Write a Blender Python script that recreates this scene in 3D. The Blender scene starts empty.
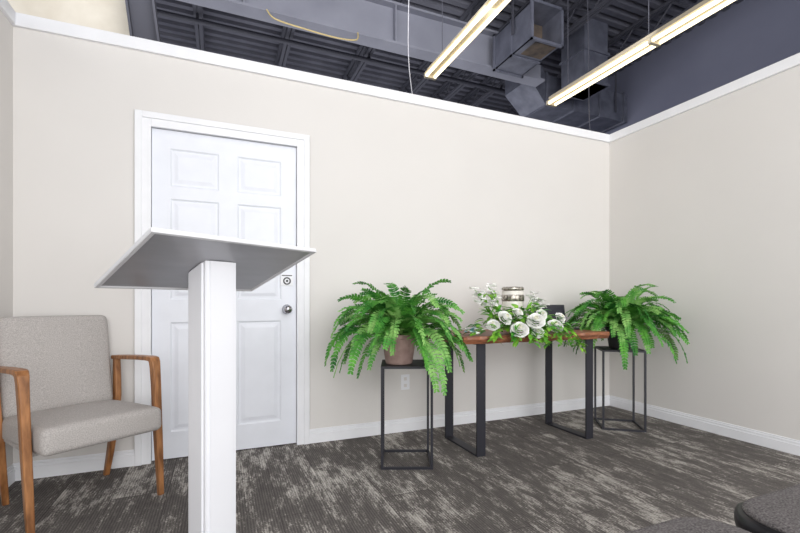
import bpy, math, random
from mathutils import Vector, Matrix, Euler
R = random.Random(7)
scene = bpy.context.scene
COL = scene.collection
scene.view_settings.view_transform = 'Standard'
scene.view_settings.look = 'None'

def lin(c):
    out = []
    for v in c:
        v = v / 255.0
        out.append(v / 12.92 if v <= 0.04045 else ((v + 0.055) / 1.055) ** 2.4)
    return tuple(out) + (1.0,)

def mat(name, c, rough=0.6, metal=0.0, c2=None, nscale=8.0, bump=0.0, bscale=80.0, stretch=(1, 1, 1), emit=0.0, spec=0.5):
    m = bpy.data.materials.new(name)
    m.use_nodes = True
    nt = m.node_tree
    b = nt.nodes['Principled BSDF']
    b.inputs['Roughness'].default_value = rough
    b.inputs['Metallic'].default_value = metal
    b.inputs['Specular IOR Level'].default_value = spec
    b.inputs['Base Color'].default_value = lin(c)
    tc = nt.nodes.new('ShaderNodeTexCoord')
    mp = nt.nodes.new('ShaderNodeMapping')
    mp.inputs['Scale'].default_value = stretch
    nt.links.new(tc.outputs['Object'], mp.inputs['Vector'])
    if c2 is None:
        c2 = tuple(max(0, v * 0.985) for v in c)
    n = nt.nodes.new('ShaderNodeTexNoise')
    n.inputs['Scale'].default_value = nscale
    n.inputs['Detail'].default_value = 5
    nt.links.new(mp.outputs[0], n.inputs['Vector'])
    r = nt.nodes.new('ShaderNodeValToRGB')
    r.color_ramp.elements[0].position = 0.35
    r.color_ramp.elements[1].position = 0.65
    r.color_ramp.elements[0].color = lin(c)
    r.color_ramp.elements[1].color = lin(c2)
    nt.links.new(n.outputs['Fac'], r.inputs['Fac'])
    nt.links.new(r.outputs['Color'], b.inputs['Base Color'])
    if bump > 0:
        n2 = nt.nodes.new('ShaderNodeTexNoise')
        n2.inputs['Scale'].default_value = bscale
        n2.inputs['Detail'].default_value = 3
        nt.links.new(mp.outputs[0], n2.inputs['Vector'])
        bp = nt.nodes.new('ShaderNodeBump')
        bp.inputs['Strength'].default_value = bump
        bp.inputs['Distance'].default_value = 0.01
        nt.links.new(n2.outputs['Fac'], bp.inputs['Height'])
        nt.links.new(bp.outputs[0], b.inputs['Normal'])
    if emit > 0:
        b.inputs['Emission Color'].default_value = lin(c)
        b.inputs['Emission Strength'].default_value = emit
    return m

M = {}
M['wall'] = mat('wall_paint', (224, 221, 218), 0.85, c2=(222, 219, 216), nscale=2, bump=0.04, bscale=200)
M['trim'] = mat('trim_white', (240, 241, 245), 0.5)
M['door'] = mat('door_white', (234, 237, 245), 0.45)
M['slate'] = mat('slate_paint', (124, 127, 148), 0.8, c2=(118, 121, 142), nscale=1.5)
M['deck'] = mat('deck_metal', (100, 101, 113), 0.6, 0.0, c2=(86, 87, 99), nscale=3)
M['steel'] = mat('beam_paint', (144, 146, 160), 0.7, c2=(132, 134, 148), nscale=2)
M['joist'] = mat('joist_paint', (74, 75, 86), 0.7)
M['duct'] = mat('galvanised', (116, 119, 134), 0.5, 0.25, c2=(94, 97, 112), nscale=6)
M['ductin'] = mat('duct_liner', (110, 96, 84), 0.9, c2=(60, 56, 56), nscale=6)
M['cream'] = mat('insulation', (234, 228, 216), 0.95, c2=(218, 210, 196), nscale=4, bump=0.8, bscale=6)
M['podium'] = mat('podium_white', (230, 231, 236), 0.5, c2=(227, 228, 233), nscale=3)
M['podgrey'] = mat('podium_grey', (168, 168, 173), 0.3, c2=(162, 162, 167), nscale=5, stretch=(1, 4, 1), metal=0.4)
M['podrim'] = mat('podium_rim', (220, 220, 224), 0.5)
M['fabric'] = mat('fabric_grey', (196, 191, 188), 0.95, c2=(164, 159, 156), nscale=240, bump=0.3, bscale=400)
M['fabric2'] = mat('fabric_taupe', (146, 141, 141), 0.95, c2=(92, 88, 89), nscale=220, bump=0.5, bscale=300)
M['walnut'] = mat('walnut', (176, 122, 76), 0.4, c2=(120, 76, 42), nscale=7, stretch=(6, 6, 1))
M['tabwood'] = mat('acacia', (158, 102, 70), 0.45, c2=(108, 64, 44), nscale=7, stretch=(1, 9, 9))
M['black'] = mat('black_metal', (44, 44, 52), 0.5, 0.2)
M['blackp'] = mat('black_plastic', (30, 30, 36), 0.35)
M['chrome'] = mat('chrome', (200, 200, 205), 0.2, 1.0)
M['tan'] = mat('pot_mauve', (176, 148, 140), 0.7, c2=(156, 128, 122), nscale=20)
M['darkpot'] = mat('pot_dark', (46, 44, 48), 0.6)
M['soil'] = mat('soil', (50, 38, 30), 1.0, bump=0.8)
M['fern'] = mat('fern_green', (96, 166, 62), 0.6, c2=(36, 104, 38), nscale=11, spec=0.3)
M['fern2'] = mat('fern_green_light', (146, 194, 108), 0.6, c2=(72, 144, 58), nscale=14, spec=0.3)
M['leaf'] = mat('leaf_green', (148, 204, 66), 0.5, c2=(54, 136, 46), nscale=16)
M['petal'] = mat('petal_white', (255, 255, 254), 0.8, c2=(252, 252, 248), nscale=20)
M['core'] = mat('petal_cream', (238, 238, 216), 0.7)
M['blue'] = mat('petal_blue', (120, 180, 190), 0.7)
M['purple'] = mat('petal_purple', (120, 70, 150), 0.7)
M['ivory'] = mat('ivory_glaze', (234, 230, 222), 0.25)
M['silver'] = mat('silver_band', (206, 200, 190), 0.3, 0.8, c2=(100, 94, 86), nscale=60)
M['screen'] = mat('dark_screen', (34, 36, 46), 0.15)
M['yellow'] = mat('cable_yellow', (206, 186, 132), 0.6)
M['wcable'] = mat('cable_white', (190, 190, 198), 0.6)
M['tube'] = mat('lamp_tube', (255, 240, 204), 0.4, c2=(255, 240, 204), emit=2.8)
M['fixt'] = mat('fixture_beige', (188, 178, 158), 0.6)

# carpet
def carpet():
    m = bpy.data.materials.new('carpet_planks'); m.use_nodes = True
    nt = m.node_tree; L = nt.links; N = nt.nodes
    b = N['Principled BSDF']; b.inputs['Roughness'].default_value = 0.97
    b.inputs['Specular IOR Level'].default_value = 0.15
    tc = N.new('ShaderNodeTexCoord')
    sp = N.new('ShaderNodeSeparateXYZ'); L.new(tc.outputs['Object'], sp.inputs[0])
    cb = N.new('ShaderNodeCombineXYZ'); L.new(sp.outputs['Y'], cb.inputs['X']); L.new(sp.outputs['X'], cb.inputs['Y'])
    br = N.new('ShaderNodeTexBrick')
    br.inputs['Color1'].default_value = (0, 0, 0, 1); br.inputs['Color2'].default_value = (1, 1, 1, 1)
    br.inputs['Mortar'].default_value = (0.5, 0.5, 0.5, 1)
    br.inputs['Scale'].default_value = 1.0; br.inputs['Brick Width'].default_value = 1.0
    br.inputs['Row Height'].default_value = 0.25; br.inputs['Mortar Size'].default_value = 0.0014
    br.inputs['Bias'].default_value = 0
    L.new(cb.outputs[0], br.inputs['Vector'])
    mul = N.new('ShaderNodeMath'); mul.operation = 'MULTIPLY'; mul.inputs[1].default_value = 0.8
    L.new(br.outputs['Color'], mul.inputs[0])
    def noise(sc, scale, det, rough, w=True):
        mp = N.new('ShaderNodeMapping'); mp.inputs['Scale'].default_value = sc
        L.new(tc.outputs['Object'], mp.inputs['Vector'])
        n = N.new('ShaderNodeTexNoise'); n.noise_dimensions = '4D'
        n.inputs['Scale'].default_value = scale; n.inputs['Detail'].default_value = det
        n.inputs['Roughness'].default_value = rough
        L.new(mp.outputs[0], n.inputs['Vector'])
        if w: L.new(mul.outputs[0], n.inputs['W'])
        return n
    n0 = noise((3.0, 1.6, 1), 1.0, 3, 0.5)
    n1 = noise((13, 4.2, 1), 1.0, 9, 0.78)
    n2 = noise((90, 14, 1), 1.0, 4, 0.7)
    n3 = noise((1, 1, 1), 110.0, 2, 0.6, False)
    def math_(op, a, bb):
        x = N.new('ShaderNodeMath'); x.operation = op
        for i, v in enumerate((a, bb)):
            if hasattr(v, 'links'): L.new(v, x.inputs[i])
            else: x.inputs[i].default_value = v
        return x.outputs[0]
    s = math_('ADD', math_('MULTIPLY', n1.outputs['Fac'], 0.54), math_('MULTIPLY', n2.outputs['Fac'], 0.24))
    s = math_('ADD', s, math_('MULTIPLY', n0.outputs['Fac'], 0.22))
    s = math_('ADD', s, math_('MULTIPLY', math_('SUBTRACT', n3.outputs['Fac'], 0.5), 0.18))
    r = N.new('ShaderNodeValToRGB')
    e = r.color_ramp.elements
    e[0].position = 0.40; e[0].color = lin((96, 92, 90))
    e[1].position = 0.62; e[1].color = lin((220, 215, 208))
    x = e.new(0.510); x.color = lin((116, 111, 108))
    x = e.new(0.545); x.color = lin((176, 171, 165))
    L.new(s, r.inputs['Fac'])
    mx = N.new('ShaderNodeMix'); mx.data_type = 'RGBA'
    L.new(br.outputs['Fac'], mx.inputs['Factor'])
    L.new(r.outputs['Color'], mx.inputs['A']); mx.inputs['B'].default_value = lin((74, 70, 69))
    wv = N.new('ShaderNodeTexWave'); wv.wave_type = 'BANDS'; wv.bands_direction = 'X'
    wv.inputs['Scale'].default_value = 26; wv.inputs['Distortion'].default_value = 0.6; wv.inputs['Detail'].default_value = 2
    L.new(tc.outputs['Object'], wv.inputs['Vector'])
    n4 = noise((1, 0.4, 1), 380.0, 1, 0.5, False)
    mixv = math_('ADD', math_('MULTIPLY', wv.outputs['Fac'], 0.45), math_('MULTIPLY', n4.outputs['Fac'], 0.85))
    mm = N.new('ShaderNodeMix'); mm.data_type = 'RGBA'; mm.blend_type = 'MULTIPLY'; mm.inputs['Factor'].default_value = 0.58
    rr = N.new('ShaderNodeValToRGB'); rr.color_ramp.elements[0].position = 0.35; rr.color_ramp.elements[1].position = 0.8
    rr.color_ramp.elements[0].color = (0.3, 0.3, 0.3, 1)
    L.new(mixv, rr.inputs['Fac'])
    L.new(mx.outputs['Result'], mm.inputs['A']); L.new(rr.outputs['Color'], mm.inputs['B'])
    L.new(mm.outputs['Result'], b.inputs['Base Color'])
    bp = N.new('ShaderNodeBump'); bp.inputs['Strength'].default_value = 0.3; bp.inputs['Distance'].default_value = 0.004
    L.new(mixv, bp.inputs['Height']); L.new(bp.outputs[0], b.inputs['Normal'])
    return m
M['carpet'] = carpet()

# ---------- mesh builder ----------
class MB:
    def __init__(s): s.v = []; s.f = []; s.mi = []
    def add(s, vs, fs, mi=0):
        o = len(s.v); s.v += [tuple(v) for v in vs]
        for f in fs: s.f.append(tuple(i + o for i in f)); s.mi.append(mi)
    def box(s, a, b, mi=0, T=None):
        x0, y0, z0 = a; x1, y1, z1 = b
        vs = [(x0, y0, z0), (x1, y0, z0), (x1, y1, z0), (x0, y1, z0), (x0, y0, z1), (x1, y0, z1), (x1, y1, z1), (x0, y1, z1)]
        if T is not None: vs = [T @ Vector(v) for v in vs]
        s.add(vs, [(0, 3, 2, 1), (4, 5, 6, 7), (0, 1, 5, 4), (1, 2, 6, 5), (2, 3, 7, 6), (3, 0, 4, 7)], mi)
    def cyl(s, p0, p1, r0, r1=None, n=12, mi=0, cap=True):
        if r1 is None: r1 = r0
        p0 = Vector(p0); p1 = Vector(p1); d = (p1 - p0).normalized()
        q = d.to_track_quat('Z', 'Y'); vs = []
        for p, r in ((p0, r0), (p1, r1)):
            for i in range(n):
                a = 2 * math.pi * i / n
                vs.append(p + q @ Vector((math.cos(a) * r, math.sin(a) * r, 0)))
        fs = [(i, (i + 1) % n, n + (i + 1) % n, n + i) for i in range(n)]
        if cap: fs += [tuple(reversed(range(n))), tuple(range(n, 2 * n))]
        s.add(vs, fs, mi)
    def lathe(s, prof, n=28, mi=0, c=(0, 0, 0)):
        vs = []
        for r, z in prof:
            for i in range(n):
                a = 2 * math.pi * i / n
                vs.append((c[0] + math.cos(a) * r, c[1] + math.sin(a) * r, c[2] + z))
        fs = []
        for k in range(len(prof) - 1):
            for i in range(n):
                j = (i + 1) % n
                fs.append((k * n + i, k * n + j, (k + 1) * n + j, (k + 1) * n + i))
        s.add(vs, fs, mi)
    def sweep(s, pts, secs, side=Vector((1, 0, 0)), mi=0):
        pts = [Vector(p) for p in pts]; vs = []
        for i, p in enumerate(pts):
            t = (pts[min(i + 1, len(pts) - 1)] - pts[max(i - 1, 0)]).normalized()
            nrm = side.cross(t).normalized()
            w, h = secs[i]
            c = 0.22
            for a, bq in ((-1, -1 + c), (-1 + c, -1), (1 - c, -1), (1, -1 + c), (1, 1 - c), (1 - c, 1), (-1 + c, 1), (-1, 1 - c)):
                vs.append(p + side * (a * w / 2) + nrm * (bq * h / 2))
        n = 8; fs = []
        for k in range(len(pts) - 1):
            for i in range(n):
                j = (i + 1) % n
                fs.append((k * n + i, k * n + j, (k + 1) * n + j, (k + 1) * n + i))
        fs.append(tuple(reversed(range(n)))); fs.append(tuple(range((len(pts) - 1) * n, len(pts) * n)))
        s.add(vs, fs, mi)
    def tube(s, pts, r, n=6, mi=0):
        for a, b in zip(pts[:-1], pts[1:]): s.cyl(a, b, r, r, n, mi)
    def obj(s, name, mats, parent=None, loc=(0, 0, 0), rot=(0, 0, 0), smooth=False, bevel=0, seg=2, sub=0, label=None, fixn=True):
        me = bpy.data.meshes.new(name)
        me.from_pydata(s.v, [], s.f)
        if not isinstance(mats, (list, tuple)): mats = [mats]
        for m in mats: me.materials.append(m)
        for p, mi in zip(me.polygons, s.mi): p.material_index = mi; p.use_smooth = smooth
        me.update()
        if fixn:
            import bmesh
            bm = bmesh.new(); bm.from_mesh(me); bmesh.ops.recalc_face_normals(bm, faces=bm.faces); bm.to_mesh(me); bm.free()
        ob = bpy.data.objects.new(name, me); COL.objects.link(ob)
        ob.location = loc; ob.rotation_euler = rot
        if parent: ob.parent = parent
        if bevel:
            md = ob.modifiers.new('bevel', 'BEVEL'); md.width = bevel; md.segments = seg; md.limit_method = 'ANGLE'
        if sub:
            md = ob.modifiers.new('sub', 'SUBSURF'); md.levels = sub; md.render_levels = sub
        if label: ob['label'] = label
        return ob

def thing(name, label, cat, loc, rotz=0, group=None):
    e = bpy.data.objects.new(name, None); COL.objects.link(e)
    e.location = loc; e.rotation_euler = (0, 0, rotz); e.empty_display_size = 0.1
    e['label'] = label; e['category'] = cat
    if group: e['group'] = group
    return e
def tag(o, label, cat, group=None):
    o['label'] = label; o['category'] = cat
    if group: o['group'] = group
    return o
def struct(o, label=None):
    o['kind'] = 'structure'
    if label: o['label'] = label
    return o

# ---------- room ----------
YB, XR, XL, HW = 2.97, 3.39, -1.046, 2.48
CT = 0.072
DX0, DX1, DZ = -0.388, 0.478, 2.035
b = MB(); b.box((-4, -3, -0.1), (7, 9, 0)); struct(b.obj('floor', M['carpet']), 'dark grey carpet planks with distressed pale streaks')
b = MB()
b.box((XL - 0.12, YB, 0), (DX0 - 0.02, YB + 0.12, HW)); b.box((DX1 + 0.02, YB, 0), (XR + 0.12, YB + 0.12, HW))
b.box((DX0 - 0.02, YB, DZ + 0.02), (DX1 + 0.02, YB + 0.12, HW))
struct(b.obj('wall_back', M['wall']))
b = MB(); b.box((XR, -1.6, 0), (XR + 0.12, YB, HW)); struct(b.obj('wall_right', M['wall']))
b = MB(); b.box((XL - 0.12, -0.6, 0), (XL, YB, HW)); struct(b.obj('wall_left', M['wall']))
b = MB(); b.box((XL - 0.14, YB - 0.018, HW), (XR + 0.14, YB + 0.14, HW + CT)); struct(b.obj('trim_1', M['trim'], bevel=0.004), 'white cap board')
b = MB(); b.box((XR - 0.018, -1.6, HW), (XR + 0.14, YB - 0.018, HW + CT)); struct(b.obj('trim_2', M['trim'], bevel=0.004), 'white cap board')
b = MB(); b.box((XL - 0.14, -0.6, HW), (XL + 0.018, YB - 0.018, HW + CT)); struct(b.obj('trim_3', M['trim'], bevel=0.004), 'white cap board')
def basebd(name, x0, x1, y0, y1, axis, sgn):
    b = MB()
    for th, z0, z1 in ((0.016, 0, 0.066), (0.011, 0.066, 0.084), (0.006, 0.084, 0.096)):
        if axis == 'x': b.box((x0, YB - th, z0), (x1, YB, z1))
        elif sgn > 0: b.box((XR - th, y0, z0), (XR, y1, z1))
        else: b.box((XL, y0, z0), (XL + th, y1, z1))
    struct(b.obj(name, M['trim'], bevel=0.002))
basebd('baseboard_back', DX1 + 0.08, XR, 0, 0, 'x', 0)
basebd('baseboard_backleft', XL, DX0 - 0.085, 0, 0, 'x', 0)
basebd('baseboard_right', 0, 0, -1.6, YB - 0.016, 'y', 1)
basebd('baseboard_left', 0, 0, -0.6, YB - 0.016, 'y', -1)
b = MB(); cw = 0.085
for th, i0, i1 in ((0.014, 0, cw), (0.022, cw * 0.55, cw)):
    b.box((DX0 - i1, YB - th, 0), (DX0 - i0, YB, DZ + i1)); b.box((DX1 + i0, YB - th, 0), (DX1 + i1, YB, DZ + i1))
    b.box((DX0 - i0, YB - th, DZ + i0), (DX1 + i0, YB, DZ + i1))
b.box((DX0 - 0.02, YB, 0), (DX0 - 0.003, YB + 0.12, DZ + 0.003)); b.box((DX1 + 0.003, YB, 0), (DX1 + 0.02, YB + 0.12, DZ + 0.003))
b.box((DX0 - 0.02, YB, DZ + 0.003), (DX1 + 0.02, YB + 0.12, DZ + 0.02))
struct(b.obj('trim_4', M['trim'], bevel=0.003), 'white door casing')
dy = YB + 0.018
b = MB()
cols = [(DX0 + 0.10, DX0 + 0.378), (DX1 - 0.378, DX1 - 0.10)]
rows = [(0.17, 0.85), (0.99, 1.615), (1.69, 1.925)]
xs = [DX0, cols[0][0], cols[0][1], cols[1][0], cols[1][1], DX1]
zs = [0.008, rows[0][0], rows[0][1], rows[1][0], rows[1][1], rows[2][0], rows[2][1], DZ]
for i in range(5):
    for k in range(7):
        x0, x1, z0, z1 = xs[i], xs[i + 1], zs[k], zs[k + 1]
        if i in (1, 3) and k in (1, 3, 5):
            def ring(d, y): return [(x0 + d, y, z0 + d), (x1 - d, y, z0 + d), (x1 - d, y, z1 - d), (x0 + d, y, z1 - d)]
            rs = [ring(0, dy), ring(0.010, dy + 0.008), ring(0.022, dy + 0.008), ring(0.045, dy + 0.001)]
            vs = sum(rs, [])
            fs = []
            for q in range(3):
                for j in range(4):
                    jj = (j + 1) % 4
                    fs.append((q * 4 + j, q * 4 + jj, q * 4 + 4 + jj, q * 4 + 4 + j))
            fs.append((12, 13, 14, 15)); b.add(vs, fs)
        else:
            b.add([(x0, dy, z0), (x1, dy, z0), (x1, dy, z1), (x0, dy, z1)], [(0, 1, 2, 3)])
b.box((DX0, dy + 0.010, 0.008), (DX1, dy + 0.045, DZ))
door = struct(b.obj('door_1', M['door']), 'white six-panel interior door')
b = MB()
kx, kz = 0.415, 0.925
T = Matrix.Translation((kx, dy, kz)) @ Matrix.Rotation(math.pi / 2, 4, 'X')
b.lathe([(0.0001, 0), (0.033, 0), (0.033, 0.006), (0.014, 0.010), (0.012, 0.03), (0.024, 0.038), (0.029, 0.052), (0.024, 0.066), (0.0001, 0.070)])
b.v = [tuple(T @ Vector(v)) for v in b.v]
b.obj('door_knob', M['chrome'], parent=door, smooth=True, label='round chrome door knob')
b = MB(); b.box((kx - 0.042, dy - 0.006, 1.085), (kx + 0.042, dy, 1.165))
b.obj('lock_sign', M['trim'], parent=door, bevel=0.002, label='small white square sign with a black ring symbol')
b = MB()
T = Matrix.Translation((kx, dy - 0.006, 1.118)) @ Matrix.Rotation(math.pi / 2, 4, 'X')
b.lathe([(0.017, 0), (0.026, 0), (0.026, 0.003), (0.017, 0.003), (0.017, 0)]); b.lathe([(0.0001, 0.003), (0.008, 0.003), (0.008, 0)])
b.v = [tuple(T @ Vector(v)) for v in b.v]
b.box((kx - 0.034, dy - 0.0075, 1.152), (kx + 0.034, dy - 0.005, 1.158))
b.obj('sign_symbol', M['blackp'], parent=door)

o = thing('wall_outlet', 'white duplex electrical outlet on the wall', 'outlet', (1.285, YB, 0.37))
b = MB(); b.box((-0.035, -0.006, -0.057), (0.035, 0, 0.057)); b.obj('cover_plate', M['trim'], parent=o, bevel=0.002)
for zz in (-0.025, 0.025):
    b = MB(); b.box((-0.012, -0.0075, zz - 0.012), (0.012, -0.005, zz + 0.012)); b.obj('socket', M['wall'], parent=o, bevel=0.001)

# ---------- building shell above ----------
ZD = 4.6
b = MB(); pts = []; y = -1.5; p = 0.15
while y < 8.5:
    pts += [(y, ZD), (y + p * 0.45, ZD), (y + p * 0.6, ZD + 0.07), (y + p * 0.85, ZD + 0.07)]; y += p
vs = [(-4, a, z) for a, z in pts] + [(5.8, a, z) for a, z in pts]; n = len(pts)
b.add(vs, [(i, i + 1, n + i + 1, n + i) for i in range(n - 1)])
struct(b.obj('ceiling', M['deck'], fixn=False), 'dark corrugated steel roof deck')
b = MB(); b.box((5.8, -3, 0), (5.95, 8.6, 4.8)); struct(b.obj('wall_outerright', M['slate']), 'slate painted outer wall')
b = MB(); b.box((-4, 8.5, 0), (5.8, 8.65, 4.8)); struct(b.obj('wall_far', M['slate']), 'slate painted outer wall')
b = MB(); b.box((-3.5, 3.7, 0), (-0.62, 3.8, 4.55)); struct(b.obj('wall_cream', M['cream']), 'cream insulated wall above the partition')
b = MB()
b.box((-0.09, -0.02, 0), (0.09, 0.0, 2.4)); b.box((-0.09, -0.1, 0), (-0.075, 0.08, 2.4)); b.box((0.075, -0.1, 0), (0.09, 0.08, 2.4))
o = b.obj('steel_column', M['joist'], loc=(-0.42, 3.55, 2.25), rot=(0, math.radians(-7), 0)); tag(o, 'dark painted steel brace beside the cream wall', 'steel beam')
b = MB()
b.box((-4, 4.42, 3.86), (3.9, 4.60, 3.885)); b.box((-4, 4.42, 4.30), (3.9, 4.60, 4.325)); b.box((-4, 4.502, 3.885), (3.9, 4.518, 4.30))
for i in range(5): b.box((-3 + i * 1.6, 4.43, 3.885), (-2.985 + i * 1.6, 4.502, 4.30))
tag(b.obj('steel_girder', M['steel']), 'grey painted steel I-beam under the roof deck', 'steel beam')
for k, jx in enumerate((-1.3, -0.25, 0.8, 1.85, 2.85, 3.45, 4.0, 5.0)):
    b = MB()
    for zz in (4.325, 4.56): 
        b.box((-0.045, 0, zz), (-0.006, 8.4, zz + 0.035)); b.box((0.006, 0, zz), (0.045, 8.4, zz + 0.035))
    yy = 0.1; up = True
    while yy < 8.2:
        b.cyl((0, yy, 4.35 if up else 4.57), (0, yy + 0.26, 4.57 if up else 4.35), 0.013, n=6); yy += 0.26; up = not up
    tag(b.obj('roof_joist', M['joist'], loc=(jx, 0, 0)), 'dark open-web steel roof joist', 'roof joist', 'open-web joists under the roof deck')
for yy, zz, r_, mm_, nm, lb in ((5.5, 4.24, .03, 'joist', 'conduit_pipe', 'thin dark pipe running under the joists'), (6.6, 4.12, .05, 'steel', 'sprinkler_pipe', 'grey sprinkler pipe running under the joists'), (7.4, 4.2, .03, 'joist', 'conduit_pipe', 'thin dark pipe running under the joists')):
    e = thing(nm, lb, 'pipe', (0, yy, zz))
    b = MB(); b.cyl((-3, 0, 0), (5.8, 0, 0), r_); b.obj('pipe_run', M[mm_], parent=e, smooth=True)
    for xx in (-0.25, 1.85, 4.0):
        b = MB(); b.box((xx - 0.015, -0.012, 0), (xx + 0.015, 0.012, 4.33 - zz)); b.obj('hanger', M['joist'], parent=e)
def openbox(b, a, c, t=0.01):
    x0, y0, z0 = a; x1, y1, z1 = c
    b.box((x0, y0, z0), (x1, y1, z0 + t)); b.box((x0, y0, z1 - t), (x1, y1, z1)); b.box((x0, y0, z0), (x0 + t, y1, z1)); b.box((x1 - t, y0, z0), (x1, y1, z1))
b2 = thing('return_air_duct', 'galvanised box duct with an open lined end', 'duct', (3.27, 3.66, 3.80))
b = MB(); openbox(b, (-0.20, 0, 0), (0.20, 0.70, 0.40)); b.box((-0.20, 0.69, 0), (0.20, 0.70, 0.40))
for yy in (0, 0.35, 0.68): openbox(b, (-0.22, yy, -0.02), (0.22, yy + 0.025, 0.42), 0.02)
b.obj('duct_body', M['duct'], parent=b2)
b = MB(); b.box((-0.185, 0.30, 0.012), (0.185, 0.31, 0.385)); b.obj('duct_liner', M['ductin'], parent=b2)
b = MB(); b.box((-0.12, 0.05, -0.006), (0.16, 0.30, 0.0)); b.obj('rust_patch', M['ductin'], parent=b2, label='rust-brown patch on the duct underside')
for sx in (-0.23, 0.22):
    b = MB(); b.box((sx, 0.3, 0.2), (sx + 0.01, 0.33, 0.80)); b.obj('hanger_strap', M['joist'], parent=b2)
b2 = thing('supply_duct', 'large galvanised rectangular duct with flanged joints', 'duct', (4.2, 4.75, 3.75))
b = MB(); b.box((0, 0, 0), (1.6, 0.5, 0.42))
for xx in (0.0, 0.5, 1.0, 1.5): b.box((xx, -0.025, -0.025), (xx + 0.03, 0.525, 0.445))
b.obj('duct_body', M['duct'], parent=b2, bevel=0.004)
b = MB()
vs = [(-0.0, 0, 0.0), (0.0, 0.5, 0.0), (0.0, 0.5, 0.42), (0.0, 0, 0.42), (-0.35, -0.1, 0.25), (-0.35, 0.45, 0.25), (-0.35, 0.45, 0.8), (-0.35, -0.1, 0.8)]
b.add(vs, [(0, 1, 5, 4), (1, 2, 6, 5), (2, 3, 7, 6), (3, 0, 4, 7), (4, 5, 6, 7)])
b.obj('duct_elbow', M['duct'], parent=b2)
for sx in (0.3, 1.3):
    b = MB(); b.box((sx, -0.04, 0.1), (sx + 0.03, -0.03, 0.85)); b.obj('hanger_strap', M['joist'], parent=b2)
b2 = thing('drop_duct', 'vertical galvanised duct dropping from the roof deck', 'duct', (4.45, 4.3, 3.78))
b = MB(); b.box((-0.2, -0.2, 0), (0.2, 0.2, 0.83)); b.box((-0.22, -0.22, 0.4), (0.22, 0.22, 0.43)); b.box((-0.22, -0.22, 0), (0.22, 0.22, 0.03)); b.obj('duct_body', M['duct'], parent=b2)
def cable(name, pts, r, m, label):
    b = MB(); P = [Vector(p) for p in pts]; out = []
    for i in range(len(P) - 1):
        p0 = P[max(i - 1, 0)]; p1 = P[i]; p2 = P[i + 1]; p3 = P[min(i + 2, len(P) - 1)]
        for k in range(8):
            t = k / 8
            out.append(0.5 * ((2 * p1) + (p2 - p0) * t + (2 * p0 - 5 * p1 + 4 * p2 - p3) * t * t + (3 * p1 - p0 - 3 * p2 + p3) * t ** 3))
    out.append(P[-1]); n = 8; vs = []
    for i, q in enumerate(out):
        d = (out[min(i + 1, len(out) - 1)] - out[max(i - 1, 0)]).normalized()
        s_ = d.cross(Vector((0.3, 1, 0.1))).normalized(); u_ = d.cross(s_)
        for k in range(n):
            a = 2 * math.pi * k / n; vs.append(q + (s_ * math.cos(a) + u_ * math.sin(a)) * r)
    b.add(vs, [(i * n + k, i * n + (k + 1) % n, (i + 1) * n + (k + 1) % n, (i + 1) * n + k) for i in range(len(out) - 1) for k in range(n)])
    tag(b.obj(name, m, smooth=True), label, 'cable')
cable('electrical_cable', [(0.42, 4.42, 3.87), (0.5, 4.36, 3.76), (0.8, 4.34, 3.72), (1.1, 4.34, 3.71), (1.32, 4.36, 3.75), (1.36, 4.42, 3.87)], 0.0075, M['yellow'], 'yellow electrical cable looping below the steel beam')
cable('data_cable', [(1.42, 3.2, 4.6), (1.42, 3.19, 3.8), (1.40, 3.17, 3.0), (1.41, 3.09, 2.55)], 0.0035, M['wcable'], 'thin white cable hanging down to the partition top')
cable('hanging_wire', [(3.55, 3.4, 4.6), (3.56, 3.38, 3.7), (3.55, 3.36, 2.9), (3.54, 3.3, 2.3)], 0.005, M['joist'], 'thin dark wire hanging from the roof deck')

# light fixtures
for k, fx in enumerate((1.83, 3.29)):
    f = thing('strip_light_fixture', 'suspended white twin-tube strip light, switched on', 'ceiling light', (fx, 2.44, 3.1), group='suspended strip lights')
    b = MB(); b.box((-0.028, -1.2, 0.03), (0.028, 1.2, 0.085))
    vs = []
    for yy in (-1.2, 1.2): vs += [(-0.062, yy, 0.03), (-0.028, yy, 0.02), (0.028, yy, 0.02), (0.062, yy, 0.03), (0.062, yy, 0.034), (0.03, yy, 0.036), (-0.03, yy, 0.036), (-0.062, yy, 0.034)]
    b.add(vs, [(i, (i + 1) % 8, 8 + (i + 1) % 8, 8 + i) for i in range(8)] + [tuple(range(8)), tuple(range(8, 16))])
    b.obj('housing', M['fixt'], parent=f)
    for tx in (-0.043, 0.043):
        for y0 in (-1.18, 0.02):
            b = MB(); b.cyl((tx, y0, 0.008), (tx, y0 + 1.16, 0.008), 0.014, n=12); b.obj('lamp_tube', M['tube'], parent=f, smooth=True)
    for y0 in (-1.19, 0.0, 1.19):
        b = MB(); b.box((-0.058, y0 - 0.015, -0.008), (0.058, y0 + 0.015, 0.034)); b.obj('lamp_holder', M['fixt'], parent=f)
    for y0 in (-0.9, 0.05, 0.95):
        b = MB(); b.cyl((0, y0, 0.085), (0, y0, 1.51), 0.004, n=6); b.obj('suspension_cable', M['joist'], parent=f)

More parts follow.
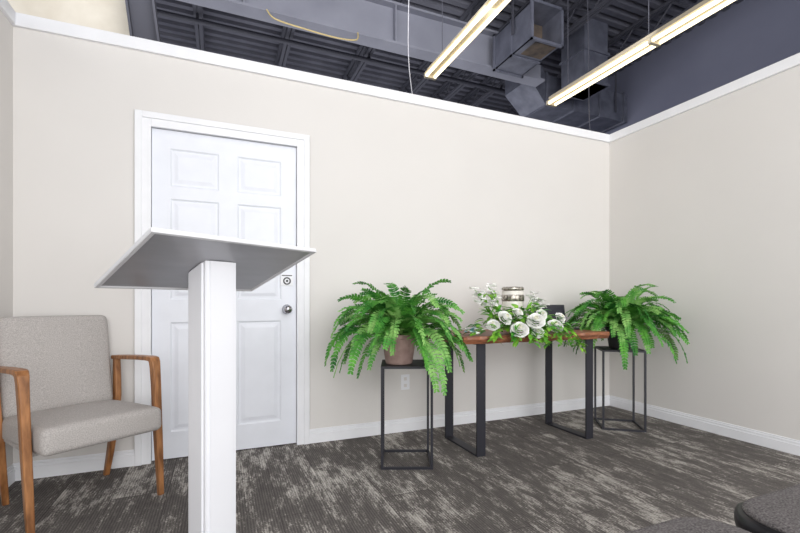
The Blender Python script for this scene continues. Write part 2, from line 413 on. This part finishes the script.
# ---------- lectern ----------
th = math.radians(30.4)
lec = thing('lectern', 'white pedestal lectern with slanted top and grey underside', 'lectern', (-0.030, 1.783, 0), th)
b = MB(); hs = 0.061
def postbox(b, x0, y0, x1, y1, z1):
    k = -math.tan(math.radians(19))
    vs = [(x0, y0, 0), (x1, y0, 0), (x1, y1, 0), (x0, y1, 0), (x0, y0, z1 + k * y0), (x1, y0, z1 + k * y0), (x1, y1, z1 + k * y1), (x0, y1, z1 + k * y1)]
    b.add(vs, [(0, 3, 2, 1), (4, 5, 6, 7), (0, 1, 5, 4), (1, 2, 6, 5), (2, 3, 7, 6), (3, 0, 4, 7)])
postbox(b, -hs, -hs, hs, hs, 1.104)
b.obj('post', M['podium'], parent=lec)
for ax, sg in ((0, 1), (0, -1), (1, 1), (1, -1)):
    b = MB(); hw_ = hs - 0.016
    if ax == 0: postbox(b, sg * (hs + 0.003) - 0.003, -hw_, sg * (hs + 0.003) + 0.003, hw_, 1.102)
    else: postbox(b, -hw_, sg * (hs + 0.003) - 0.003, hw_, sg * (hs + 0.003) + 0.003, 1.102)
    b.obj('face_board', M['podium'], parent=lec)
tilt = -math.radians(19)
W, Dp = 0.635, 0.476
b = MB(); b.box((-W / 2, -Dp / 2, 0.0), (W / 2, Dp / 2, 0.010))
b.obj('reading_top', M['podium'], parent=lec, loc=(0.004, 0, 1.107), rot=(tilt, 0, 0), bevel=0.001)
b = MB()
def rg(d, z): return [(-W / 2 + d, -Dp / 2 + d, z), (W / 2 - d, -Dp / 2 + d, z), (W / 2 - d, Dp / 2 - d, z), (-W / 2 + d, Dp / 2 - d, z)]
vs = rg(0, 0) + rg(0.0, -0.005) + rg(0.010, -0.006) + rg(0.018, -0.001)
b.add(vs, [(q * 4 + j, q * 4 + (j + 1) % 4, q * 4 + 4 + (j + 1) % 4, q * 4 + 4 + j) for q in range(3) for j in range(4)])
b.obj('edge_band', M['podrim'], parent=lec, loc=(0.004, 0, 1.107), rot=(tilt, 0, 0))
b = MB(); b.box((-W / 2 + 0.016, -Dp / 2 + 0.016, -0.002), (W / 2 - 0.016, Dp / 2 - 0.016, -0.0005))
b.obj('underside_panel', M['podgrey'], parent=lec, loc=(0.004, 0, 1.107), rot=(tilt, 0, 0), label='grey underside panel')

# ---------- armchair ----------
ch = thing('armchair', 'grey upholstered armchair with bent walnut arms', 'chair', (-0.640, 2.545, 0), math.radians(213.2))
def cushion(name, w, d, h, m, parent, loc, rot=(0, 0, 0), curve=0.0, rnd=0.028, crown=0.012):
    b = MB(); nx, ny = 8, 8
    vs = []; idx = {}
    def P(i, j, k):
        key = (i, j, k)
        if key not in idx:
            u = i / nx * 2 - 1; v = j / ny * 2 - 1; t = k * 2 - 1
            x = u * w / 2; y_ = v * d / 2
            z = t * h / 2 + (crown * (1 - u * u) * (1 - v * v) if k == 1 else 0) + curve * u * u
            idx[key] = len(vs); vs.append((x, y_, z))
        return idx[key]
    fs = []
    for i in range(nx):
        for j in range(ny):
            fs.append((P(i, j, 1), P(i + 1, j, 1), P(i + 1, j + 1, 1), P(i, j + 1, 1)))
            fs.append((P(i, j, 0), P(i, j + 1, 0), P(i + 1, j + 1, 0), P(i + 1, j, 0)))
    for i in range(nx):
        fs.append((P(i, 0, 0), P(i + 1, 0, 0), P(i + 1, 0, 1), P(i, 0, 1))); fs.append((P(i, ny, 0), P(i, ny, 1), P(i + 1, ny, 1), P(i + 1, ny, 0)))
    for j in range(ny):
        fs.append((P(0, j, 0), P(0, j, 1), P(0, j + 1, 1), P(0, j + 1, 0))); fs.append((P(nx, j, 0), P(nx, j + 1, 0), P(nx, j + 1, 1), P(nx, j, 1)))
    b.add(vs, fs)
    return b.obj(name, m, parent=parent, loc=loc, rot=rot, smooth=True, bevel=rnd, seg=4)
cushion('seat', 0.482, 0.55, 0.115, M['fabric'], ch, (0, 0.048, 0.386), rot=(math.radians(3), 0, 0), rnd=0.028, crown=0.022)
cushion('backrest', 0.48, 0.50, 0.085, M['fabric'], ch, (0, -0.262, 0.655), rot=(math.radians(90 + 10), 0, 0), curve=0.02, rnd=0.032)
for sx in (-1, 1):
    pts = []; secs = []
    prof = [(-0.27, 0.658, .040, .022), (-0.15, 0.667, .048, .022), (0.0, 0.676, .050, .022), (0.115, 0.681, .050, .022), (0.160, 0.681, .050, .024), (0.176, 0.677, .048, .030), (0.184, 0.664, .044, .038),
            (0.189, 0.635, .040, .042), (0.200, 0.55, .036, .044), (0.215, 0.40, .034, .044), (0.232, 0.25, .032, .040), (0.25, 0.10, .029, .031), (0.262, 0.0, .025, .024)]
    for yy, zz, w_, t_ in prof:
        xx = 0.266 - (0.008 if zz < 0.6 else 0) * (1 - zz / 0.6)
        pts.append((sx * xx, yy, zz)); secs.append((w_, t_))
    b = MB(); b.sweep(pts, secs); b.obj('armrest', M['walnut'], parent=ch, smooth=False, bevel=0.003, label='bent walnut arm running into the front leg')
    pts = [(sx * 0.262, -0.235, 0.655), (sx * 0.256, -0.215, 0.45), (sx * 0.245, -0.215, 0.32), (sx * 0.228, -0.235, 0.12), (sx * 0.215, -0.25, 0.0)]
    b = MB(); b.sweep(pts, [(.03, .034), (.032, .046), (.032, .048), (.03, .036), (.026, .026)]); b.obj('leg', M['walnut'], parent=ch, bevel=0.003)
b = MB(); b.box((-0.235, -0.2, 0.32), (0.235, 0.18, 0.345)); b.obj('seat_frame', M['fabric'], parent=ch)

# ---------- table ----------
TX0, TX1, TY0, TY1, TZ = 1.345, 2.545, 2.225, 2.79, 0.765
tb = thing('console_table', 'wooden slab table on black steel loop legs', 'table', ((TX0 + TX1) / 2, (TY0 + TY1) / 2, 0))
cx, cy = (TX0 + TX1) / 2, (TY0 + TY1) / 2
b = MB(); n = 40; vs = []; fs = []
for i in range(n + 1):
    x = TX0 - cx + (TX1 - TX0) * i / n
    w0 = 0.006 * math.sin(i * 0.7) + 0.004 * math.sin(i * 1.9)
    for (yy, zz) in ((TY0 - cy + w0, TZ), (TY0 - cy + w0 - 0.004, TZ - 0.02), (TY0 - cy + w0 + 0.01, TZ - 0.048), (TY1 - cy, TZ - 0.048), (TY1 - cy, TZ)): vs.append((x, yy, zz))
for i in range(n):
    for j in range(5):
        k = (j + 1) % 5; fs.append((i * 5 + j, i * 5 + k, i * 5 + 5 + k, i * 5 + 5 + j))
fs += [(0, 1, 2, 3, 4), tuple(n * 5 + q for q in (4, 3, 2, 1, 0))]
b.add(vs, fs); b.obj('table_top', M['tabwood'], parent=tb, bevel=0.002)
for lx in (1.515, 2.425):
    b = MB(); w_ = 0.032; t_ = 0.012; y0, y1, z1 = 2.29, 2.71, TZ - 0.048
    X = lx - cx
    b.box((X - w_, y0 - cy, 0), (X + w_, y0 - cy + t_, z1)); b.box((X - w_, y1 - cy - t_, 0), (X + w_, y1 - cy, z1))
    b.box((X - w_, y0 - cy + t_, 0), (X + w_, y1 - cy - t_, t_)); b.box((X - w_, y0 - cy + t_, z1 - t_), (X + w_, y1 - cy - t_, z1))
    b.obj('leg', M['black'], parent=tb, bevel=0.0015, label='black flat-steel loop leg')

# ---------- plant stands and ferns ----------
def stand(loc, rz, h):
    s = thing('plant_stand', 'square black metal plant stand', 'plant stand', loc, rz, 'matching plant stands')
    q = 0.007; a = 0.145
    for sx in (-1, 1):
        for sy in (-1, 1):
            b = MB(); b.box((sx * a - q, sy * a - q, 0), (sx * a + q, sy * a + q, h)); b.obj('leg', M['black'], parent=s)
    for nm, z in (('base_frame', 0.0), ('top_frame', h - 2 * q)):
        b = MB()
        for sy in (-1, 1):
            b.box((-a + q, sy * a - q, z), (a - q, sy * a + q, z + 2 * q)); b.box((sy * a - q, -a + q, z), (sy * a + q, a - q, z + 2 * q))
        b.obj(nm, M['black'], parent=s)
    b = MB(); b.box((-a + q, -a + q, h - 0.010), (a - q, a - q, h - 0.002)); b.obj('shelf', M['black'], parent=s)
    return s

def frond(b, p, az, el, L, wmax, droop, rr, mi=0):
    d = Vector((math.cos(az) * math.cos(el), math.sin(az) * math.cos(el), math.sin(el)))
    steps = 26; ds = L / steps; side0 = Vector((-math.sin(az), math.cos(az), 0)); p = Vector(p)
    twist = rr.uniform(-0.8, 0.8); sway = rr.uniform(-0.7, 0.7)
    pts = []
    for i in range(steps):
        s = i / steps
        d = (d + Vector((0, 0, -droop * ds * (0.5 + 1.7 * s))) + side0 * sway * ds).normalized()
        p = p + d * ds; pts.append(p.copy())
        side = side0 - d * side0.dot(d); side.normalize()
        nrm = d.cross(side) * -1
        if nrm.z < 0 and el < 1: nrm = -nrm
        side = (side * math.cos(twist * s) + nrm * math.sin(twist * s)).normalized(); nrm = side.cross(d).normalized()
        if s < 0.06: continue
        ln = wmax * min(1, (s + 0.05) * 3.5) * (1 - s * 0.97) ** 0.5 * 1.08 * rr.uniform(0.86, 1.12)
        pw = ds * 0.47
        for sg in (-1, 1):
            out = (side * sg + d * 0.35 + nrm * rr.uniform(-0.26, 0.16)).normalized()
            pd = d
            base = p + out * 0.001
            m1 = base + out * ln * 0.35 + nrm * 0.003; tip = base + out * ln + Vector((0, 0, -0.16 * ln)) + d * ln * 0.14
            m2 = base + out * ln * 0.78 + Vector((0, 0, -0.05 * ln))
            vs = [base - pd * pw * 0.7, base + pd * pw * 0.7, m1 + pd * pw, m2 + pd * pw * 0.8, tip, m2 - pd * pw * 0.8, m1 - pd * pw]
            b.add(vs, [(0, 1, 2, 6), (6, 2, 3, 5), (5, 3, 4)], mi)
    for a, c in zip(pts[:-1], pts[1:]):
        b.cyl(a, c, 0.0022, 0.002, 4, mi, cap=False)

def fern(loc, potm, potlabel, seed, lab, potr, poth, Lm, nf):
    rr = random.Random(seed)
    f = thing('potted_fern', lab, 'potted plant', loc, 0, 'ferns beside the table')
    b = MB(); b.lathe([(0.0001, 0), (potr * 0.72, 0), (potr * 0.76, 0.01), (potr * 0.96, poth * 0.85), (potr * 1.03, poth * 0.86), (potr * 1.03, poth), (potr * 0.93, poth), (potr * 0.9, poth * 0.8)])
    b.obj('pot', potm, parent=f, smooth=False, label=potlabel)
    b = MB(); b.lathe([(0.0001, poth * 0.88), (potr * 0.92, poth * 0.86)]); b.obj('soil', M['soil'], parent=f)
    b = MB()
    for i in range(nf):
        az = 2.399963 * i + rr.uniform(-0.3, 0.3) + 0.4
        q = ((i + 0.5) / nf) ** 0.8
        el = math.radians(14 + 66 * q)
        L = Lm * (1.0 - 0.20 * q) * rr.uniform(0.76, 1.08)
        r0 = potr * 0.6 * rr.random()
        p = (math.cos(az) * r0, math.sin(az) * r0, poth * 0.92)
        frond(b, p, az, el, L, 0.054, rr.uniform(2.3, 4.1) * (1.0 + 0.42 * q), rr, 0 if rr.random() < 0.62 else 1)
    # fronds bend back where they meet the walls
    lx = XR - 0.012 - loc[0]; ly = YB - 0.012 - loc[1]
    def soft(v, lim):
        k = lim * 0.8
        return v if v < k else k + (lim - k) * (1 - math.exp(-(v - k) / (lim - k)))
    b.v = [(soft(x, lx), soft(y, ly), z) for x, y, z in b.v]
    b.obj('foliage', [M['fern'], M['fern2']], parent=f, fixn=False)
    return f
S1 = (1.055, 2.42, 0); S2 = (2.90, 2.45, 0)
stand(S1, math.radians(-22), 0.60)
stand(S2, math.radians(-36), 0.61)
fern((S1[0] - 0.045, S1[1] + 0.01, 0.60), M['tan'], 'mauve-tan round pot', 37, 'lush green fern in a mauve-tan pot', 0.11, 0.18, 0.54, 112)
fern((S2[0] + 0.005, S2[1], 0.61), M['darkpot'], 'dark round pot', 23, 'lush green fern in a dark pot', 0.10, 0.17, 0.57, 112)

# ---------- flower arrangement ----------
fa = thing('flower_arrangement', 'white rose and greenery arrangement trailing over the table edge', 'flower arrangement', (1.82, 2.36, TZ))
def loc_(x, y, z): return (x - 1.82, y - 2.36, z - TZ)
def rose(r, rr):
    b = MB()
    for l in range(5):
        n = (3, 3, 4, 5, 6)[l]; rad = r * (0.22 + 0.19 * l)
        for k in range(n):
            a0 = 2 * math.pi * k / n + l * 0.7; sp = 2 * math.pi / n * 0.74
            vs = []; G = 6
            for i in range(G):
                for j in range(G):
                    u = (j / (G - 1) - 0.5) * 2; v = i / (G - 1)
                    e = -1.2 + v * (2.2 - 0.36 * l) - 0.35 * u * u * v
                    wd = sp * (0.6 + 0.4 * math.sin(v * math.pi * 0.7)); az = a0 + u * wd
                    rr_ = rad * math.cos(e * 0.85) + r * 0.03 + (0.30 * r * l / 4 * v ** 3) + 0.05 * r * u
                    z = rad * math.sin(e) * 0.85 + r * 0.12 * (4 - l) / 2
                    vs.append((math.cos(az) * rr_, math.sin(az) * rr_, z))
            b.add(vs, [(i * G + j, i * G + j + 1, (i + 1) * G + j + 1, (i + 1) * G + j) for i in range(G - 1) for j in range(G - 1)], 1 if l == 0 else 0)
    return b
rr = random.Random(4)
for (x, y, z, r) in ((1.71, 2.16, 0.815, .049), (1.84, 2.165, 0.868, .050), (1.64, 2.20, 0.885, .042), (2.01, 2.18, 0.83, .046), (1.56, 2.23, 0.84, .036), (2.11, 2.23, 0.875, .034), (1.86, 2.17, 0.79, .036), (1.75, 2.22, 0.91, .034), (1.93, 2.21, 0.90, .032)):
    b = rose(r, rr); b.obj('rose', [M['petal'], M['core']], parent=fa, loc=loc_(x, y, z), rot=(rr.uniform(0.6, 1.0), rr.uniform(-0.5, 0.1), rr.uniform(-0.4, 0.4)), smooth=True, fixn=False)
def leaf(b, p, d, L, w, bend, rr, mi=0):
    p = Vector(p); d = Vector(d).normalized(); side = d.cross(Vector((0, 0, 1)))
    if side.length < 0.1: side = Vector((1, 0, 0))
    side = (side.normalized() + Vector((rr.uniform(-.4, .4), rr.uniform(-.4, .4), rr.uniform(-.4, .4)))).normalized()
    n = 6; vs = []
    for i in range(n + 1):
        s = i / n; hw = w * math.sin(math.pi * (0.06 + 0.94 * s) ** 0.8) * 0.5
        c = 0.25 * hw
        vs += [p - side * hw + Vector((0, 0, c)), p, p + side * hw + Vector((0, 0, c))]
        d = (d + Vector((0, 0, -bend / n))).normalized(); p = p + d * L / n
    fs = []
    for i in range(n):
        for j in range(2): fs.append((i * 3 + j, i * 3 + j + 1, i * 3 + j + 4, i * 3 + j + 3))
    b.add(vs, fs, mi)
b = MB()
for i in range(280):
    x = rr.gauss(1.82, 0.19); x = min(2.18, max(1.48, x)); y = rr.uniform(2.20, 2.40); h = 0.13 * math.exp(-((x - 1.82) / 0.25) ** 2) + 0.04
    z = TZ + 0.01 + rr.random() * h
    az = rr.uniform(0, 2 * math.pi); el = rr.uniform(-0.1, 0.8)
    leaf(b, loc_(x, y, z), (math.cos(az), math.sin(az) - 0.3, el), rr.uniform(0.06, 0.10), rr.uniform(0.028, 0.044), rr.uniform(0.3, 1.4), rr, 0 if rr.random() < 0.7 else 1)
b.obj('leaves', [M['leaf'], M['fern']], parent=fa, fixn=False)
for (x, L, dx, h0) in ((1.70, .10, -.03, .80), (1.84, .13, 0.1, .80), (1.95, .18, .08, .82), (2.02, .21, .10, .83), (2.06, .22, .10, .82), (1.90, .14, .0, .80), (1.78, .12, .05, .80), (1.6, .1, -.2, .80)):
    b = MB(); p = Vector(loc_(x, 2.22, h0)); d = Vector((dx * 2, -0.55, 0.1)).normalized(); pts = [p.copy()]
    for i in range(9):
        d = (d + Vector((dx * 0.5, 0.02, -0.24))).normalized(); p = p + d * L / 9; pts.append(p.copy())
        if i > 0:
            for q in range(2):
                az = rr.uniform(0, 6.28)
                leaf(b, p, (math.cos(az) + dx, math.sin(az) * 0.6 - 0.3, rr.uniform(-0.4, 0.4)), rr.uniform(.045, .07), rr.uniform(.024, .036), 0.8, rr)
    b.tube(pts, 0.002, 5); b.obj('trailing_vine', M['leaf'], parent=fa, fixn=False)
for (x, y, z) in ((1.50, 2.36, 1.06), (1.56, 2.38, 1.02), (1.61, 2.36, 1.08), (1.66, 2.38, 1.03), (1.53, 2.33, .97), (1.62, 2.34, .98), (2.02, 2.4, 1.03), (2.05, 2.38, .99), (2.10, 2.4, .95)):
    b = MB(); p0 = Vector(loc_(1.78 + (x - 1.78) * 0.35, 2.34, 0.80)); p1 = Vector(loc_(x, y, z)); pts = [p0.lerp(p1, t) + Vector((0, 0, 0.04 * math.sin(t * 3.14))) for t in (0, .25, .5, .75, 1)]
    b.tube(pts, 0.0018, 5, 1)
    for i in range(5):
        pp = p0.lerp(p1, 0.40 + 0.1 * i)
        leaf(b, pp, (rr.uniform(-1, 1), rr.uniform(-1, .3), rr.uniform(0, .8)), .075, .028, .6, rr, 1)
    for c in range(3):
        t = 0.74 + 0.12 * c; q = p0.lerp(p1, min(1, t)) + Vector((rr.uniform(-.02, .02), rr.uniform(-.02, .02), 0.03 * math.sin(t * 3.14)))
        for k in range(7):
            az = k * 0.9 + rr.random(); leaf(b, q, (math.cos(az), math.sin(az) - .3, rr.uniform(0.0, .8)), .046, .036, .5, rr, 0)
    b.obj('flower_stem', [M['petal'], M['leaf']], parent=fa, fixn=False)
b = MB()
for i in range(26):
    az = rr.uniform(0, 6.28); leaf(b, loc_(1.43 + rr.uniform(-.03, .03), 2.26 + rr.uniform(-.02, .02), 0.79 + rr.uniform(-.012, .02)), (math.cos(az), math.sin(az), .4), .03, .022, .5, rr, 0 if i < 12 else 1)
b.tube([loc_(1.43, 2.27, 0.79), loc_(1.5, 2.28, .8), loc_(1.6, 2.3, .81)], 0.003, 5, 1)
b.obj('blue_blossom', [M['blue'], M['petal']], parent=fa, fixn=False, label='small pale blue blossoms')
b = MB()
for i in range(12):
    az = rr.uniform(0, 6.28); leaf(b, loc_(2.16 + rr.uniform(-.012, .012), 2.26, 0.865 + rr.uniform(-.012, .012)), (math.cos(az), math.sin(az), .4), .02, .014, .5, rr)
b.tube([loc_(2.16, 2.26, .865), loc_(2.05, 2.3, .80)], 0.002, 5)
b.obj('purple_blossom', M['purple'], parent=fa, fixn=False, label='small purple blossoms')

u = thing('urn', 'shiny white urn with a patterned silver band and lid', 'urn', (1.94, 2.53, TZ))
b = MB(); b.lathe([(0.0001, 0), (0.055, 0), (0.06, 0.012), (0.05, 0.03), (0.065, 0.07), (0.076, 0.13), (0.076, 0.285), (0.07, 0.29), (0.0001, 0.291)]); b.obj('urn_body', M['ivory'], parent=u, smooth=True)
b = MB(); b.lathe([(0.0765, 0.215), (0.080, 0.222), (0.080, 0.256), (0.0765, 0.262)]); b.obj('band', M['silver'], parent=u, smooth=True)
b = MB(); b.lathe([(0.0001, 0.292), (0.072, 0.292), (0.078, 0.298), (0.078, 0.312), (0.07, 0.318), (0.0001, 0.32)]); b.obj('lid', M['silver'], parent=u, smooth=True)

lp = thing('laptop', 'open black laptop standing on the wooden table', 'laptop', (2.40, 2.60, TZ), math.radians(-12))
b = MB(); b.box((-0.14, -0.11, 0.0), (0.14, 0.07, 0.014)); b.obj('keyboard_base', M['blackp'], parent=lp, bevel=0.003)
b = MB(); b.box((-0.14, 0, 0), (0.14, 0.008, 0.18)); b.obj('display_lid', M['blackp'], parent=lp, loc=(0, 0.072, 0.012), rot=(math.radians(-12), 0, 0), bevel=0.003)
b = MB(); b.box((-0.13, -0.0015, 0.012), (0.13, 0.0, 0.168)); b.obj('screen', M['screen'], parent=lp, loc=(0, 0.072, 0.012), rot=(math.radians(-12), 0, 0), label='dark glossy screen')

# ---------- audience chairs ----------
def audience_chair(loc):
    c = thing('stacking_chair', 'taupe upholstered chair with black seat shell and legs', 'chair', loc, 0, 'row of audience chairs')
    def pad(z0, z1, hw, hd, r, tuck, lv=None):
        b = MB(); n = 12; ring = []
        for cx_, cy_, a0 in ((hw - r, hd - r, 0), (-hw + r, hd - r, 90), (-hw + r, -hd + r, 180), (hw - r, -hd + r, 270)):
            for i in range(n + 1):
                a = math.radians(a0 + 90 * i / n); ring.append((cx_ + r * math.cos(a), cy_ + r * math.sin(a)))
        N_ = len(ring); vs = []
        lv = lv or [(z0, tuck), (z0 + (z1 - z0) * .45, 1.0), (z0 + (z1 - z0) * .75, .985), (z1 - 0.004, .94), (z1 + .004, .80), (z1 + .007, .4)]
        for z, s in lv: vs += [(x * s, y * s, z) for x, y in ring]
        fs = [(k * N_ + i, k * N_ + (i + 1) % N_, (k + 1) * N_ + (i + 1) % N_, (k + 1) * N_ + i) for k in range(len(lv) - 1) for i in range(N_)]
        fs += [tuple(reversed(range(N_))), tuple((len(lv) - 1) * N_ + i for i in range(N_))]
        b.add(vs, fs); return b
    pad(0.445, 0.467, 0.218, 0.220, 0.10, 0.98).obj('seat', M['fabric2'], parent=c, smooth=True)
    pad(0, 0, 0.232, 0.234, 0.11, 0, [(0.375, .80), (0.385, .93), (0.40, .985), (0.42, 1.0), (0.435, 1.0), (0.447, .99), (0.452, .96), (0.452, .5)]).obj('seat_shell', M['blackp'], parent=c, smooth=True, label='black plastic seat shell')
    bb = pad(0, 0.04, 0.21, 0.19, 0.07, 0.95); bb.obj('backrest', M['fabric2'], parent=c, loc=(0, -0.235, 0.68), rot=(math.radians(-80), 0, 0), smooth=True)
    for sx in (-1, 1):
        b = MB(); b.cyl((sx * .19, .17, .40), (sx * .2, .19, 0), .012); b.obj('leg', M['black'], parent=c, smooth=True)
        b = MB(); b.cyl((sx * .19, -.2, .40), (sx * .2, -.24, 0), .012); b.obj('leg', M['black'], parent=c, smooth=True)
        b = MB(); b.cyl((sx * .17, -.2, .40), (sx * .17, -.262, .70), .011); b.obj('back_support', M['black'], parent=c, smooth=True)
audience_chair((0.875, 0.468, 0))
audience_chair((1.39, 0.462, 0))

# ---------- camera ----------
cam = bpy.data.cameras.new('camera'); co = bpy.data.objects.new('camera', cam); COL.objects.link(co)
cam.sensor_width = 36; cam.lens = 428 / 800 * 36; cam.shift_y = 35.5 / 800; cam.clip_start = 0.02
co.location = (0, 0, 0.975); co.rotation_euler = (math.pi / 2, 0, -math.atan2(0.386, 0.922))
scene.camera = co

# ---------- light ----------
w = bpy.data.worlds.new('world'); scene.world = w; w.use_nodes = True
bg = w.node_tree.nodes['Background']; bg.inputs[0].default_value = (0.98, 0.985, 1, 1); bg.inputs[1].default_value = 1.35
def area(name, loc, tgt, sx, sy, e, c=(1, 1, 1)):
    l = bpy.data.lights.new(name, 'AREA'); l.shape = 'RECTANGLE'; l.size = sx; l.size_y = sy; l.energy = e; l.color = c
    o = bpy.data.objects.new(name, l); COL.objects.link(o); o.location = loc
    o.rotation_euler = (Vector(tgt) - Vector(loc)).to_track_quat('-Z', 'Y').to_euler(); return o
area('front_fill', (0.6, -2.6, 1.7), (1.4, 3, 0.6), 5, 2.4, 165, (1, 0.995, 0.985))  # added fill from behind the camera; no window is modelled there
area('overhead_fill', (1.0, -0.2, 4.1), (1.2, 0.2, 0), 3, 2.0, 42, (1, 0.985, 0.97))  # added overhead fill, separate from the strip fixtures
area('deck_fill', (1.5, 6.0, 2.6), (1.5, 6.0, 5), 6, 3, 60, (0.98, 0.98, 1))  # added uplight behind the partition to brighten the roof deck, no lamp there
area('void_fill', (1.2, 2.6, 3.4), (1.6, 5.2, 4.5), 4, 0.8, 28, (1, 0.98, 0.95))  # unseen fill added to lift the ceiling void above the partition
